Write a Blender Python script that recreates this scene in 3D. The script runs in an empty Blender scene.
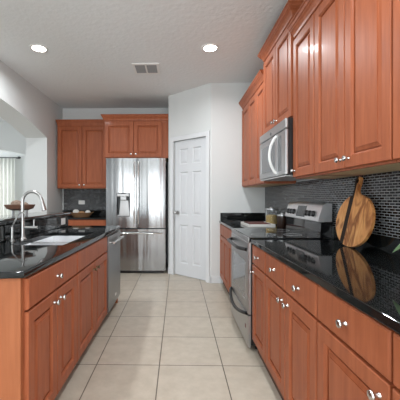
import bpy, bmesh, math, random
from mathutils import Vector, Matrix
random.seed(7)
S = bpy.context.scene
COL = S.collection
H = 1.215          # eye height
CEIL = 2.859

# ------------------------------------------------------------------ camera, world, daylight, exposure
cam = bpy.data.objects.new('camera', bpy.data.cameras.new('camera'))
COL.objects.link(cam)
cam.location = (0, 0, H)
cam.rotation_euler = (math.pi/2, 0, 0.018)
cam.data.sensor_width = 36
cam.data.lens = 36*309/400
cam.data.shift_x = 0.0689
cam.data.shift_y = -0.005
cam.data.clip_start = 0.05
S.camera = cam

W = bpy.data.worlds.new('sky')
S.world = W
W.use_nodes = True
bg = W.node_tree.nodes['Background']
bg.inputs[0].default_value = (0.86, 0.93, 1.0, 1)
bg.inputs[1].default_value = 0.7

def area(name, loc, rot, sx, sy, power, col=(1, 1, 1)):
    l = bpy.data.lights.new(name, 'AREA')
    l.shape = 'RECTANGLE'; l.size = sx; l.size_y = sy; l.energy = power; l.color = col
    o = bpy.data.objects.new(name, l); COL.objects.link(o)
    o.location = loc; o.rotation_euler = rot
    return o
PI = math.pi
# daylight through the rear, dining and far windows; side and parlor lamps are added fill
SKY = (0.91, 0.965, 1.0)
area('daylight_rear_left', (-1.15, -4.30, 1.35), (PI/2+0.45, 0, 0), 2.2, 2.3, 76, SKY)
area('daylight_rear_right', (0.62, -4.30, 1.35), (PI/2+0.45, 0, 0), 1.05, 2.3, 36, SKY)
area('daylight_dining', (-6.3, 2.4, 1.4), (PI/2+0.35, 0, -PI/2), 4.5, 1.8, 66, SKY)
area('fill_parlor', (-6.2, 7.6, 1.5), (PI/2, 0, -PI/2), 1.3, 1.8, 55, SKY)  # added fill lamp, brightens the dim parlor walls
area('fill_side', (1.42, -1.9, 1.35), (PI/2+0.5, 0, PI/2), 2.6, 2.0, 78, SKY)  # added fill from the right for left wall and back cabinets
area('daylight_far_window', (-5.2, 8.80, 1.4), (PI/2, 0, PI), 1.3, 1.7, 5, SKY)
# the recessed ceiling lamps: two in view, four added unseen to brighten floor and worktops
def can_lamp(x, y, power=12.5):
    l = bpy.data.lights.new('downlight', 'AREA'); l.shape = 'DISK'; l.size = 0.15; l.energy = power
    l.color = (0.93, 0.97, 1.0); l.spread = math.radians(165)
    o = bpy.data.objects.new('downlight', l); COL.objects.link(o); o.location = (x, y, CEIL-0.02)
for x, y in ((-1.524, 3.364), (0.351, 3.387), (-1.524, 1.1), (0.351, 1.1), (-1.524, -1.2), (0.351, -1.2)): can_lamp(x, y)

vs = S.view_settings
vs.view_transform = 'Standard'; vs.look = 'None'; vs.gamma = 1.0; vs.use_curve_mapping = False
vs.exposure = 0.50

# ------------------------------------------------------------------ materials
def mat(name, color=(0.8, 0.8, 0.8), rough=0.5, metal=0.0, coat=0.0, spec=0.5):
    m = bpy.data.materials.new(name); m.use_nodes = True
    b = m.node_tree.nodes['Principled BSDF']
    b.inputs['Base Color'].default_value = (*color, 1)
    b.inputs['Roughness'].default_value = rough
    b.inputs['Metallic'].default_value = metal
    b.inputs['Coat Weight'].default_value = coat
    b.inputs['Coat Roughness'].default_value = 0.12
    b.inputs['Specular IOR Level'].default_value = spec
    return m
def nd(m, kind, **kw):
    n = m.node_tree.nodes.new(kind)
    for k, v in kw.items():
        if k.startswith('i_'): n.inputs[k[2:].replace('_', ' ')].default_value = v
        else: setattr(n, k, v)
    return n
def lk(m, a, b): m.node_tree.links.new(a, b)
def bsdf(m): return m.node_tree.nodes['Principled BSDF']
def coords(m, scale=(1, 1, 1), loc=(0, 0, 0), src=None):
    mp = nd(m, 'ShaderNodeMapping')
    mp.inputs['Scale'].default_value = scale; mp.inputs['Location'].default_value = loc
    if src is None:
        g = nd(m, 'ShaderNodeNewGeometry'); src = g.outputs['Position']
    lk(m, src, mp.inputs['Vector'])
    return mp.outputs['Vector']
def ramp(m, fac, stops, interp='LINEAR'):
    r = nd(m, 'ShaderNodeValToRGB'); r.color_ramp.interpolation = interp
    e = r.color_ramp.elements
    while len(e) < len(stops): e.new(0.5)
    for el, (p, c) in zip(e, stops):
        el.position = p; el.color = (*c, 1)
    lk(m, fac, r.inputs['Fac'])
    return r.outputs['Color']
def bump(m, height, strength=0.2, dist=0.01):
    b = nd(m, 'ShaderNodeBump'); b.inputs['Strength'].default_value = strength; b.inputs['Distance'].default_value = dist
    lk(m, height, b.inputs['Height']); lk(m, b.outputs['Normal'], bsdf(m).inputs['Normal'])

def wood(name, dark, mid, light, rough=0.44, coat=0.05, sc=(14, 14, 1.3)):
    m = mat(name, mid, rough, 0, coat, 0.24)
    n = nd(m, 'ShaderNodeTexNoise', i_Scale=2.2, i_Detail=6.0, i_Roughness=0.6, i_Distortion=0.5)
    lk(m, coords(m, sc), n.inputs['Vector'])
    lk(m, ramp(m, n.outputs['Fac'], [(0.25, dark), (0.5, mid), (0.78, light)]), bsdf(m).inputs['Base Color'])
    bump(m, n.outputs['Fac'], 0.03, 0.004)
    return m
M = {}
M['cherry'] = wood('cherry_wood', (0.255, 0.068, 0.028), (0.325, 0.092, 0.038), (0.405, 0.122, 0.052))
M['cherry_flat'] = wood('cherry_end_panel', (0.27, 0.085, 0.033), (0.34, 0.112, 0.046), (0.40, 0.142, 0.062))
M['birch'] = wood('raw_birch', (0.68, 0.50, 0.29), (0.78, 0.60, 0.37), (0.84, 0.68, 0.45), 0.6, 0)
M['toe'] = mat('dark_toe_kick', (0.07, 0.03, 0.02), 0.6)

m = M['granite'] = mat('black_granite', (0.008, 0.009, 0.010), 0.05, 0, 0.0, 0.42)
v = nd(m, 'ShaderNodeTexNoise', i_Scale=160.0, i_Detail=3.0, i_Roughness=0.75)
lk(m, coords(m), v.inputs['Vector'])
lk(m, ramp(m, v.outputs['Fac'], [(0.0, (0.006, 0.007, 0.008)), (0.62, (0.007, 0.008, 0.008)), (0.70, (0.04, 0.043, 0.043)), (0.78, (0.16, 0.16, 0.15))]), bsdf(m).inputs['Base Color'])

def paint(name, c, bs=60, st=0.08, rough=0.75):
    m = mat(name, c, rough, 0, 0, 0.25)
    n = nd(m, 'ShaderNodeTexNoise', i_Scale=float(bs), i_Detail=3.0)
    lk(m, coords(m), n.inputs['Vector'])
    bump(m, n.outputs['Fac'], st, 0.01)
    return m
M['wall'] = paint('wall_paint', (0.65, 0.663, 0.655))
M['ceiling'] = paint('ceiling_knockdown', (0.78, 0.80, 0.805), 22, 0.5, 0.9)
M['trim'] = mat('white_trim', (0.68, 0.69, 0.70), 0.45)
M['door_paint'] = mat('white_door_paint', (0.62, 0.63, 0.645), 0.42)
M['plastic'] = mat('white_plastic', (0.8, 0.8, 0.78), 0.35)

m = M['floor'] = mat('beige_ceramic_tile', (0.5, 0.42, 0.33), 0.33, 0, 0, 0.4)
T = 0.458
br = nd(m, 'ShaderNodeTexBrick', offset=0.0, squash=1.0)
br.inputs['Scale'].default_value = 1.0
br.inputs['Brick Width'].default_value = T; br.inputs['Row Height'].default_value = T
br.inputs['Mortar Size'].default_value = 0.0040; br.inputs['Mortar Smooth'].default_value = 0.2
br.inputs['Color1'].default_value = (0.48, 0.425, 0.35, 1); br.inputs['Color2'].default_value = (0.505, 0.45, 0.372, 1)
br.inputs['Mortar'].default_value = (0.13, 0.11, 0.088, 1)
lk(m, coords(m, loc=(0.135+20*T, -2.244+20*T, 0)), br.inputs['Vector'])
n = nd(m, 'ShaderNodeTexNoise', i_Scale=9.0, i_Detail=7.0, i_Roughness=0.65)
lk(m, coords(m), n.inputs['Vector'])
mx = nd(m, 'ShaderNodeMixRGB', blend_type='MULTIPLY'); mx.inputs['Fac'].default_value = 1
lk(m, br.outputs['Color'], mx.inputs['Color1'])
lk(m, ramp(m, n.outputs['Fac'], [(0.3, (0.88, 0.87, 0.85)), (0.7, (1.08, 1.08, 1.08))]), mx.inputs['Color2'])
lk(m, mx.outputs['Color'], bsdf(m).inputs['Base Color'])
inv = nd(m, 'ShaderNodeMath', operation='SUBTRACT'); inv.inputs[0].default_value = 1
lk(m, br.outputs['Fac'], inv.inputs[1]); bump(m, inv.outputs[0], 0.4, 0.003)

m = M['mosaic'] = mat('dark_glass_mosaic', (0.1, 0.1, 0.1), 0.16, 0, 0, 0.25)
g = nd(m, 'ShaderNodeNewGeometry'); sp = nd(m, 'ShaderNodeSeparateXYZ'); lk(m, g.outputs['Position'], sp.inputs[0])
ad = nd(m, 'ShaderNodeMath', operation='ADD'); lk(m, sp.outputs['X'], ad.inputs[0]); lk(m, sp.outputs['Y'], ad.inputs[1])
cb = nd(m, 'ShaderNodeCombineXYZ'); lk(m, ad.outputs[0], cb.inputs['X']); lk(m, sp.outputs['Z'], cb.inputs['Y'])
br = nd(m, 'ShaderNodeTexBrick', offset=0.5, squash=1.0)
br.inputs['Scale'].default_value = 1.0
br.inputs['Brick Width'].default_value = 0.046; br.inputs['Row Height'].default_value = 0.0165
br.inputs['Mortar Size'].default_value = 0.0019; br.inputs['Mortar Smooth'].default_value = 0.0
br.inputs['Color1'].default_value = (0, 0, 0, 1); br.inputs['Color2'].default_value = (1, 1, 1, 1)
br.inputs['Mortar'].default_value = (0, 0, 0, 1)
lk(m, coords(m, loc=(10, 10*0.0165, 0), src=cb.outputs[0]), br.inputs['Vector'])
c = ramp(m, br.outputs['Color'], [(0.0, (0.006, 0.006, 0.007)), (0.36, (0.012, 0.013, 0.016)), (0.60, (0.035, 0.038, 0.044)), (0.70, (0.005, 0.005, 0.006)), (0.92, (0.09, 0.095, 0.10))], 'CONSTANT')
mx = nd(m, 'ShaderNodeMixRGB'); lk(m, br.outputs['Fac'], mx.inputs['Fac']); lk(m, c, mx.inputs['Color1'])
mx.inputs['Color2'].default_value = (0.30, 0.30, 0.30, 1)
lk(m, mx.outputs['Color'], bsdf(m).inputs['Base Color'])
rr = nd(m, 'ShaderNodeMapRange'); rr.inputs['To Min'].default_value = 0.15; rr.inputs['To Max'].default_value = 0.8
lk(m, br.outputs['Fac'], rr.inputs['Value']); lk(m, rr.outputs[0], bsdf(m).inputs['Roughness'])
inv = nd(m, 'ShaderNodeMath', operation='SUBTRACT'); inv.inputs[0].default_value = 1
lk(m, br.outputs['Fac'], inv.inputs[1]); bump(m, inv.outputs[0], 0.35, 0.002)

def steel(name, c, rough, sc, st, an=0.0):
    m = mat(name, c, rough, 1.0)
    n = nd(m, 'ShaderNodeTexNoise', i_Scale=1.0, i_Detail=2.0)
    lk(m, coords(m, sc), n.inputs['Vector'])
    bump(m, n.outputs['Fac'], st, 0.02)
    tg = nd(m, 'ShaderNodeTangent', direction_type='RADIAL', axis='Z'); lk(m, tg.outputs[0], bsdf(m).inputs['Tangent'])
    bsdf(m).inputs['Anisotropic'].default_value = an
    return m
M['steel'] = steel('stainless_steel', (0.345, 0.345, 0.345), 0.22, (6.5, 6.5, 0.2), 1.0, 0.8)
M['steel_bright'] = mat('bright_panel_steel', (0.80, 0.80, 0.81), 0.38, 1)
M['steel_grey'] = mat('grey_door_steel', (0.27, 0.275, 0.28), 0.32, 1)
M['sink_steel'] = mat('sink_steel', (0.72, 0.72, 0.73), 0.34, 1)
M['steel_soft'] = steel('brushed_steel', (0.50, 0.505, 0.51), 0.36, (4, 4, 30), 0.05)
M['nickel'] = mat('satin_nickel', (0.55, 0.54, 0.52), 0.27, 1)
M['faucet'] = mat('brushed_faucet_nickel', (0.40, 0.395, 0.385), 0.33, 1)
M['bronze'] = mat('dark_bronze', (0.16, 0.11, 0.06), 0.35, 1)
M['chrome'] = mat('chrome', (0.8, 0.8, 0.8), 0.1, 1)
M['hinge'] = mat('dark_hinge_steel', (0.2, 0.2, 0.2), 0.4, 1)
M['black'] = mat('black_plastic', (0.012, 0.012, 0.013), 0.35)
M['glass_black'] = mat('black_glass', (0.006, 0.006, 0.007), 0.05, 0, 0, 0.6)
M['oven_glass'] = mat('grey_oven_glass', (0.12, 0.125, 0.13), 0.08, 0, 0, 0.8)
M['mw_glass'] = mat('grey_microwave_glass', (0.10, 0.105, 0.11), 0.12, 0, 0, 0.7)
M['grey_plastic'] = mat('grey_plastic', (0.45, 0.45, 0.45), 0.4)
M['disp'] = mat('silver_plastic', (0.55, 0.55, 0.55), 0.35, 0.4)
M['vent_grey'] = mat('grey_vent_metal', (0.30, 0.30, 0.30), 0.5)
M['badge_red'] = mat('dark_red_badge', (0.16, 0.03, 0.04), 0.4)
M['lcd'] = mat('dark_display', (0.03, 0.035, 0.04), 0.15)
M['bowl'] = wood('walnut_bowl', (0.09, 0.045, 0.03), (0.15, 0.075, 0.05), (0.22, 0.12, 0.085), 0.5, 0, (30, 30, 30))
M['ball'] = wood('dried_pod', (0.16, 0.11, 0.08), (0.25, 0.18, 0.14), (0.36, 0.28, 0.22), 0.8, 0, (40, 40, 40))
M['basket'] = wood('woven_basket', (0.16, 0.085, 0.04), (0.26, 0.14, 0.07), (0.36, 0.21, 0.11), 0.8, 0, (8, 8, 90))
M['cream'] = mat('white_ceramic', (0.78, 0.76, 0.72), 0.4)
M['brown_bread'] = wood('brown_crust', (0.30, 0.16, 0.08), (0.42, 0.24, 0.12), (0.5, 0.3, 0.16), 0.8, 0, (30, 30, 30))
M['acacia'] = wood('acacia_board', (0.46, 0.19, 0.06), (0.64, 0.29, 0.095), (0.76, 0.42, 0.16), 0.45, 0.1, (9, 30, 4))
M['walnut_strip'] = wood('dark_walnut_strip', (0.012, 0.006, 0.004), (0.02, 0.010, 0.006), (0.035, 0.017, 0.010), 0.6, 0.0, (9, 40, 4))
M['burgundy'] = mat('dark_red_cloth', (0.10, 0.03, 0.025), 0.8)
M['pasta'] = wood('yellow_pasta', (0.42, 0.24, 0.04), (0.62, 0.40, 0.09), (0.75, 0.53, 0.18), 0.6, 0, (45, 45, 45))
M['cocoa'] = mat('dark_brown_canister', (0.035, 0.018, 0.012), 0.3)
M['leaf'] = wood('green_leaf', (0.28, 0.48, 0.20), (0.40, 0.60, 0.30), (0.52, 0.70, 0.42), 0.45, 0, (20, 20, 20))
M['stem'] = mat('green_stem', (0.14, 0.28, 0.08), 0.5)
m = M['acacia']
n2 = nd(m, 'ShaderNodeTexNoise', i_Scale=1.0, i_Detail=3.0, i_Distortion=1.2); lk(m, coords(m, (5, 11, 4), (0, 0.35, 0)), n2.inputs['Vector'])
mx = nd(m, 'ShaderNodeMixRGB', blend_type='MULTIPLY'); mx.inputs['Fac'].default_value = 1
src = bsdf(m).inputs['Base Color'].links[0].from_socket
lk(m, src, mx.inputs['Color1']); lk(m, ramp(m, n2.outputs['Fac'], [(0.50, (1, 1, 1)), (0.58, (0.55, 0.44, 0.38)), (0.64, (0.36, 0.26, 0.2)), (0.70, (0.9, 0.9, 0.9))]), mx.inputs['Color2'])
lk(m, mx.outputs['Color'], bsdf(m).inputs['Base Color'])
m = M['jar'] = mat('clear_glass', (0.95, 0.97, 0.97), 0.03)
bsdf(m).inputs['Transmission Weight'].default_value = 0.95; bsdf(m).inputs['IOR'].default_value = 1.2
m = M['lamp'] = mat('lamp_lens', (1, 1, 1), 0.5)
bsdf(m).inputs['Emission Color'].default_value = (1, 0.96, 0.88, 1); bsdf(m).inputs['Emission Strength'].default_value = 14
m = M['curtain'] = mat('sheer_curtain', (0.84, 0.84, 0.80), 0.9)
nt = m.node_tree; tr = nd(m, 'ShaderNodeBsdfTranslucent'); tr.inputs['Color'].default_value = (0.88, 0.88, 0.84, 1)
ms = nd(m, 'ShaderNodeMixShader'); ms.inputs['Fac'].default_value = 0.5
lk(m, bsdf(m).outputs[0], ms.inputs[1]); lk(m, tr.outputs[0], ms.inputs[2])
lk(m, ms.outputs[0], nt.nodes['Material Output'].inputs['Surface'])

# ------------------------------------------------------------------ helpers
class Fr:                      # local frame: u along the face, n out of it, z up
    def __init__(s, o, u, n): s.o = Vector(o); s.u = Vector(u); s.n = Vector(n)
    def p(s, u, n, z): return s.o + s.u*u + s.n*n + Vector((0, 0, z))
WORLD = Fr((0, 0, 0), (1, 0, 0), (0, 1, 0))

def root(name, label, cat, loc=(0, 0, 0), group=None):
    o = bpy.data.objects.new(name, None); o.empty_display_size = 0.05
    COL.objects.link(o); o.location = loc
    o['label'] = label; o['category'] = cat
    if group: o['group'] = group
    return o
def origin_of(o):
    v = Vector((0, 0, 0))
    while o: v = v + Vector(o.location); o = o.parent
    return v
def obj(name, bm, material, parent=None, smooth=False, loc=None, label=None):
    bmesh.ops.recalc_face_normals(bm, faces=bm.faces[:])
    off = Vector(loc) if loc else (origin_of(parent) if parent else Vector((0, 0, 0)))
    bm.transform(Matrix.Translation(-off))
    me = bpy.data.meshes.new(name); bm.to_mesh(me); bm.free()
    me.materials.append(material if not isinstance(material, str) else M[material])
    if smooth:
        for p in me.polygons: p.use_smooth = True
        if smooth != 'all':
            try: me.set_sharp_from_angle(angle=math.radians(40))
            except Exception: pass
    o = bpy.data.objects.new(name, me); COL.objects.link(o)
    if parent: o.parent = parent
    elif loc: o.location = loc
    if label: o['label'] = label
    return o
def tag(o, label, cat, group=None):
    o['label'] = label; o['category'] = cat
    if group: o['group'] = group
    return o
def struct(name, bm, material, parent=None, smooth=False):
    o = obj(name, bm, material, parent, smooth); o['kind'] = 'structure'; return o
def nb(): return bmesh.new()

def box(bm, f, u0, u1, n0, n1, z0, z1, bev=0.0, seg=2):
    t = bmesh.new()
    vs_ = [t.verts.new(f.p(u, n, z)) for z in (z0, z1) for n in (n0, n1) for u in (u0, u1)]
    for q in ((0, 1, 3, 2), (4, 5, 7, 6), (0, 1, 5, 4), (2, 3, 7, 6), (0, 2, 6, 4), (1, 3, 7, 5)):
        t.faces.new([vs_[i] for i in q])
    if bev: bmesh.ops.bevel(t, geom=t.edges[:], offset=bev, segments=seg, profile=0.5, affect='EDGES')
    merge(bm, t)
def merge(bm, t):
    bmesh.ops.recalc_face_normals(t, faces=t.faces[:])
    me = bpy.data.meshes.new('tmp'); t.to_mesh(me); t.free(); bm.from_mesh(me); bpy.data.meshes.remove(me)
def lathe(bm, c, axis, prof, seg=24):
    """prof: list of (radius, distance along axis); closed at both ends"""
    t = bmesh.new(); axis = Vector(axis).normalized(); c = Vector(c)
    a = axis.orthogonal().normalized(); b = axis.cross(a)
    rings = []
    for r, h in prof:
        if r < 1e-6: rings.append([t.verts.new(c+axis*h)])
        else: rings.append([t.verts.new(c+axis*h+(a*math.cos(2*PI*k/seg)+b*math.sin(2*PI*k/seg))*r) for k in range(seg)])
    for A, B in zip(rings, rings[1:]):
        for k in range(seg):
            q = [A[k % len(A)], A[(k+1) % len(A)], B[(k+1) % len(B)], B[k % len(B)]]
            u = []
            for x in q:
                if x not in u: u.append(x)
            if len(u) > 2: t.faces.new(u)
    if len(rings[0]) > 1: t.faces.new(rings[0])
    if len(rings[-1]) > 1: t.faces.new(rings[-1])
    merge(bm, t)
def tube(bm, pts, r, seg=12, cap=True):
    t = bmesh.new(); pts = [Vector(p) for p in pts]
    rs = r if isinstance(r, (list, tuple)) else [r]*len(pts)
    prev = None; rings = []
    for i, p in enumerate(pts):
        d = (pts[min(i+1, len(pts)-1)]-pts[max(i-1, 0)]).normalized()
        if prev is None: a = d.orthogonal().normalized()
        else: a = (prev-d*prev.dot(d)).normalized()
        prev = a; b = d.cross(a)
        rings.append([t.verts.new(p+(a*math.cos(2*PI*k/seg)+b*math.sin(2*PI*k/seg))*rs[i]) for k in range(seg)])
    for A, B in zip(rings, rings[1:]):
        for k in range(seg): t.faces.new([A[k], A[(k+1) % seg], B[(k+1) % seg], B[k]])
    t.faces.new(rings[0]); t.faces.new(rings[-1])
    merge(bm, t)
def ball(bm, c, r, sc=(1, 1, 1), jit=0.0):
    t = bmesh.new(); bmesh.ops.create_uvsphere(t, u_segments=20, v_segments=12, radius=r)
    for v in t.verts:
        k = 1+random.uniform(-jit, jit)
        v.co = Vector((v.co.x*sc[0]*k+c[0], v.co.y*sc[1]*k+c[1], v.co.z*sc[2]*k+c[2]))
    merge(bm, t)
def prism(bm, pts, dirv):
    """polygon (list of world points) extruded along dirv"""
    t = bmesh.new(); d = Vector(dirv)
    A = [t.verts.new(Vector(p)) for p in pts]; B = [t.verts.new(Vector(p)+d) for p in pts]
    t.faces.new(A); t.faces.new(B)
    for i in range(len(A)): t.faces.new([A[i], A[(i+1) % len(A)], B[(i+1) % len(B)], B[i]])
    merge(bm, t)
def panelled(bm, f, us, zs, cells, n0, n1, rings, chamfer=0.003):
    """slab with raised/recessed panels in the grid cells; rings: (inset, depth relative to n1)"""
    t = bmesh.new()
    c = chamfer
    uu = list(us); zz = list(zs)
    ue = [uu[0]+c]+uu[1:-1]+[uu[-1]-c]; ze = [zz[0]+c]+zz[1:-1]+[zz[-1]-c]
    G = [[t.verts.new(f.p(u, n1, z)) for u in ue] for z in ze]
    nu, nz = len(ue), len(ze)
    for j in range(nz-1):
        for i in range(nu-1):
            q = [G[j][i], G[j][i+1], G[j+1][i+1], G[j+1][i]]
            if (i, j) in cells:
                for ins, d in rings:
                    a, b, e, g_ = ue[i]+ins, ue[i+1]-ins, ze[j]+ins, ze[j+1]-ins
                    w = [t.verts.new(f.p(a, n1+d, e)), t.verts.new(f.p(b, n1+d, e)), t.verts.new(f.p(b, n1+d, g_)), t.verts.new(f.p(a, n1+d, g_))]
                    for k in range(4): t.faces.new([q[k], q[(k+1) % 4], w[(k+1) % 4], w[k]])
                    q = w
            t.faces.new(q)
    per = [G[0][i] for i in range(nu)]+[G[j][-1] for j in range(1, nz)]+[G[-1][i] for i in range(nu-2, -1, -1)]+[G[j][0] for j in range(nz-2, 0, -1)]
    def side(vv, n_):
        out = []
        for vert in vv:
            co = vert.co-f.o; u = co.dot(f.u); z = co.z
            u = uu[0] if abs(u-ue[0]) < 1e-5 else uu[-1] if abs(u-ue[-1]) < 1e-5 else u
            z = zz[0] if abs(z-ze[0]) < 1e-5 else zz[-1] if abs(z-ze[-1]) < 1e-5 else z
            out.append(t.verts.new(f.p(u, n_, z)))
        return out
    A = side(per, n1-c); B = side(per, n0); k = len(per)
    for P, Q in ((per, A), (A, B)):
        for i in range(k): t.faces.new([P[i], P[(i+1) % k], Q[(i+1) % k], Q[i]])
    t.faces.new(B)
    merge(bm, t)

CAB_RINGS = [(0.0, 0.0), (0.0015, -0.003), (0.004, -0.003), (0.011, -0.0100), (0.0112, -0.0185), (0.0185, -0.0185), (0.0188, -0.0120), (0.038, -0.0065), (0.0382, -0.0040), (0.040, -0.0035)]
DOOR_RINGS = [(0.0, 0.0), (0.012, -0.012), (0.022, -0.012), (0.05, -0.004)]

def knob(parent, f, u, z, n, m='nickel'):
    bm = nb()
    lathe(bm, f.p(u, n, z), f.n, [(0.0, -0.001), (0.009, 0.0), (0.0075, 0.004), (0.0055, 0.010), (0.006, 0.015), (0.0135, 0.020), (0.0155, 0.024), (0.014, 0.028), (0.008, 0.0305), (0.0, 0.031)], 18)
    return obj('knob', bm, m, parent, True)
def cab_door(parent, f, u0, u1, z0, z1, n, knob_at=None, km='nickel', st=0.058):
    bm = nb(); w = min(st, (u1-u0)*0.24)
    panelled(bm, f, (u0, u0+w, u1-w, u1), (z0, z0+st, z1-st, z1), {(1, 1)}, n+0.001, n+0.021, CAB_RINGS)
    d = obj('door', bm, 'cherry', parent)
    if knob_at: knob(d, f, knob_at[0], knob_at[1], n+0.021, km)
    return d
def cab_drawer(parent, f, u0, u1, z0, z1, n, has_knob=True):
    bm = nb()
    panelled(bm, f, (u0, u1), (z0, z1), set(), n+0.001, n+0.021, [], 0.006)
    d = obj('drawer', bm, 'cherry', parent)
    if has_knob: knob(d, f, (u0+u1)/2, (z0+z1)/2, n+0.021)
    return d
CROWN = [(0.0, -0.045), (0.008, -0.045), (0.010, -0.034), (0.006, -0.030), (0.006, -0.020), (0.016, -0.014), (0.020, 0.002), (0.032, 0.022), (0.044, 0.032), (0.044, 0.040), (0.052, 0.044), (0.058, 0.056), (0.058, 0.062), (0.066, 0.066), (0.066, 0.078), (0.0, 0.078)]
def crown(parent, f, w, nb_, nf, z, left, right, proj=1.0):
    t = bmesh.new(); R_ = []
    for o_, dz in CROWN:
        o_ *= proj
        l = -o_ if left else 0.0; r = w+o_ if right else w
        pts = [(l, nb_), (l, nf+o_), (r, nf+o_), (r, nb_)]
        R_.append([t.verts.new(f.p(a, b, z+dz)) for a, b in pts])
    k = len(R_)
    for i in range(k):
        A, B = R_[i], R_[(i+1) % k]
        for j in range(3):
            t.faces.new([A[j], A[j+1], B[j+1], B[j]])
    t.faces.new([r[0] for r in R_]); t.faces.new([r[3] for r in R_])
    bmesh.ops.remove_doubles(t, verts=t.verts[:], dist=1e-5)
    bm = nb(); merge(bm, t)
    return obj('crown_molding', bm, 'cherry', parent)

ZC, ZCB = 0.892, 0.861          # worktop top and underside
ZGAP, ZDR, ZDB = 0.700, 0.848, 0.105
def base_cab(label, f, w, depth, doors, drawers, knobs=None, km='nickel', toe=0.03, group='base cabinets', hollow=False):
    """f.o at the floor, front plane n=0, body behind it"""
    t = root('base_cabinet', label, 'cabinet', f.p(w/2, -depth/2, 0), group)
    bm = nb()
    if hollow:
        box(bm, f, 0, w, -depth, 0, 0.09, 0.11); box(bm, f, 0, w, -0.02, 0, 0.11, ZCB); box(bm, f, 0, w, -depth, -depth+0.01, 0.11, ZCB)
        box(bm, f, 0, 0.018, -depth+0.01, -0.02, 0.11, ZCB); box(bm, f, w-0.018, w, -depth+0.01, -0.02, 0.11, ZCB)
    else: box(bm, f, 0, w, -depth, 0, 0.09, ZCB)
    obj('body', bm, 'cherry', t)
    bm = nb(); box(bm, f, 0, w, -depth+0.02, -toe, 0.0, 0.09)
    obj('toe_kick', bm, 'toe', t)
    g = 0.004
    e = [0]+list(doors)+[w]
    for i in range(len(e)-1):
        k = None
        if knobs and knobs[i] is not None:
            k = (e[i]+0.045 if knobs[i] == 'a' else e[i+1]-0.045, ZGAP-0.058)
        cab_door(t, f, e[i]+g, e[i+1]-g, ZDB, ZGAP-0.005, 0, k, km)
    e = [0]+list(drawers[0])+[w]
    for i in range(len(e)-1):
        cab_drawer(t, f, e[i]+g, e[i+1]-g, ZGAP+0.005, ZDR, 0, drawers[1])
    return t
def wall_cab(label, f, w, depth, z0, z1, doors, knobs, left=False, right=False, group='wall cabinets', margins=(0, 0), proj=1.0):
    t = root('wall_cabinet', label, 'cabinet', f.p(w/2, -depth/2, z0), group)
    bm = nb()
    box(bm, f, 0, w, -depth, 0, z0+0.012, z1+0.02)
    box(bm, f, 0, w, -0.018, 0, z0-0.006, z0+0.012)
    box(bm, f, 0, 0.016, -depth, -0.018, z0-0.006, z0+0.012)
    box(bm, f, w-0.016, w, -depth, -0.018, z0-0.006, z0+0.012)
    obj('body', bm, 'cherry', t)
    bm = nb(); box(bm, f, 0.016, w-0.016, -depth+0.004, -0.019, z0-0.004, z0+0.0115)
    obj('underside', bm, 'birch', t, label='pale unfinished wood underside')
    e = [margins[0]]+list(doors)+[w-margins[1]]; g = 0.004
    for i in range(len(e)-1):
        k = None
        if knobs and knobs[i] is not None:
            k = (e[i]+0.040 if knobs[i] == 'a' else e[i+1]-0.040, z0+0.055)
        cab_door(t, f, e[i]+g, e[i+1]-g, z0+0.006, z1-0.04, 0, k)
    crown(t, f, w, -depth, 0, z1, left, right, proj)
    return t
def slab(bm, f, u0, u1, n0, n1, z0, z1, bev=0.011, hole=None, corner=None):
    """worktop slab; bevels every outer edge; hole=(u0,u1,n0,n1)"""
    t = bmesh.new()
    if not hole:
        box(t, f, u0, u1, n0, n1, z0, z1)
        bmesh.ops.bevel(t, geom=t.edges[:], offset=bev, segments=4, profile=0.5, affect='EDGES'); merge(bm, t); return
    us = [u0, hole[0], hole[1], u1]; ns = [n0, hole[2], hole[3], n1]
    V = [[[t.verts.new(f.p(u, n, z)) for u in us] for n in ns] for z in (z0, z1)]
    for z in (0, 1):
        for j in range(3):
            for i in range(3):
                if (i, j) != (1, 1): t.faces.new([V[z][j][i], V[z][j][i+1], V[z][j+1][i+1], V[z][j+1][i]])
    outer = []
    loop = [(0, i) for i in range(4)]+[(j, 3) for j in range(1, 4)]+[(3, i) for i in (2, 1, 0)]+[(j, 0) for j in (2, 1)]
    for a, b in zip(loop, loop[1:]+loop[:1]):
        fc = t.faces.new([V[0][a[0]][a[1]], V[0][b[0]][b[1]], V[1][b[0]][b[1]], V[1][a[0]][a[1]]])
        outer.append(fc)
    il = [(1, 1), (1, 2), (2, 2), (2, 1)]
    for a, b in zip(il, il[1:]+il[:1]):
        t.faces.new([V[0][a[0]][a[1]], V[0][b[0]][b[1]], V[1][b[0]][b[1]], V[1][a[0]][a[1]]])
    of = set(outer)
    ed = [e for e in t.edges if any(x in of for x in e.link_faces) and not (all(x in of for x in e.link_faces) and e.calc_face_angle(0) < 0.1)]
    bmesh.ops.bevel(t, geom=ed, offset=bev, segments=4, profile=0.5, affect='EDGES')
    merge(bm, t)

# ------------------------------------------------------------------ the setting
XR, XL, XL2 = 1.244, -2.119, -2.464
YF, YB = 4.417, 5.644
bm = nb(); box(bm, WORLD, -7.0, 1.6, -4.4, 8.9, -0.1, 0.0); struct('floor', bm, 'floor')
bm = nb(); box(bm, WORLD, -7.0, 1.6, -4.4, 8.9, CEIL, CEIL+0.1); struct('ceiling', bm, 'ceiling')
bm = nb(); bm.free()
bm = nb(); box(bm, WORLD, XL2, -0.153, YB, YB+0.15, 0, CEIL)
struct('wall_back', bm, 'wall')
bm = nb(); box(bm, WORLD, 0.472, XR, YF, YF+0.12, 0, CEIL)
struct('wall_pantry_front', bm, 'wall')
bm = nb(); box(bm, WORLD, -0.153, -0.05, 5.0, YB, 0, CEIL); struct('wall_alcove', bm, 'wall')
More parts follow.
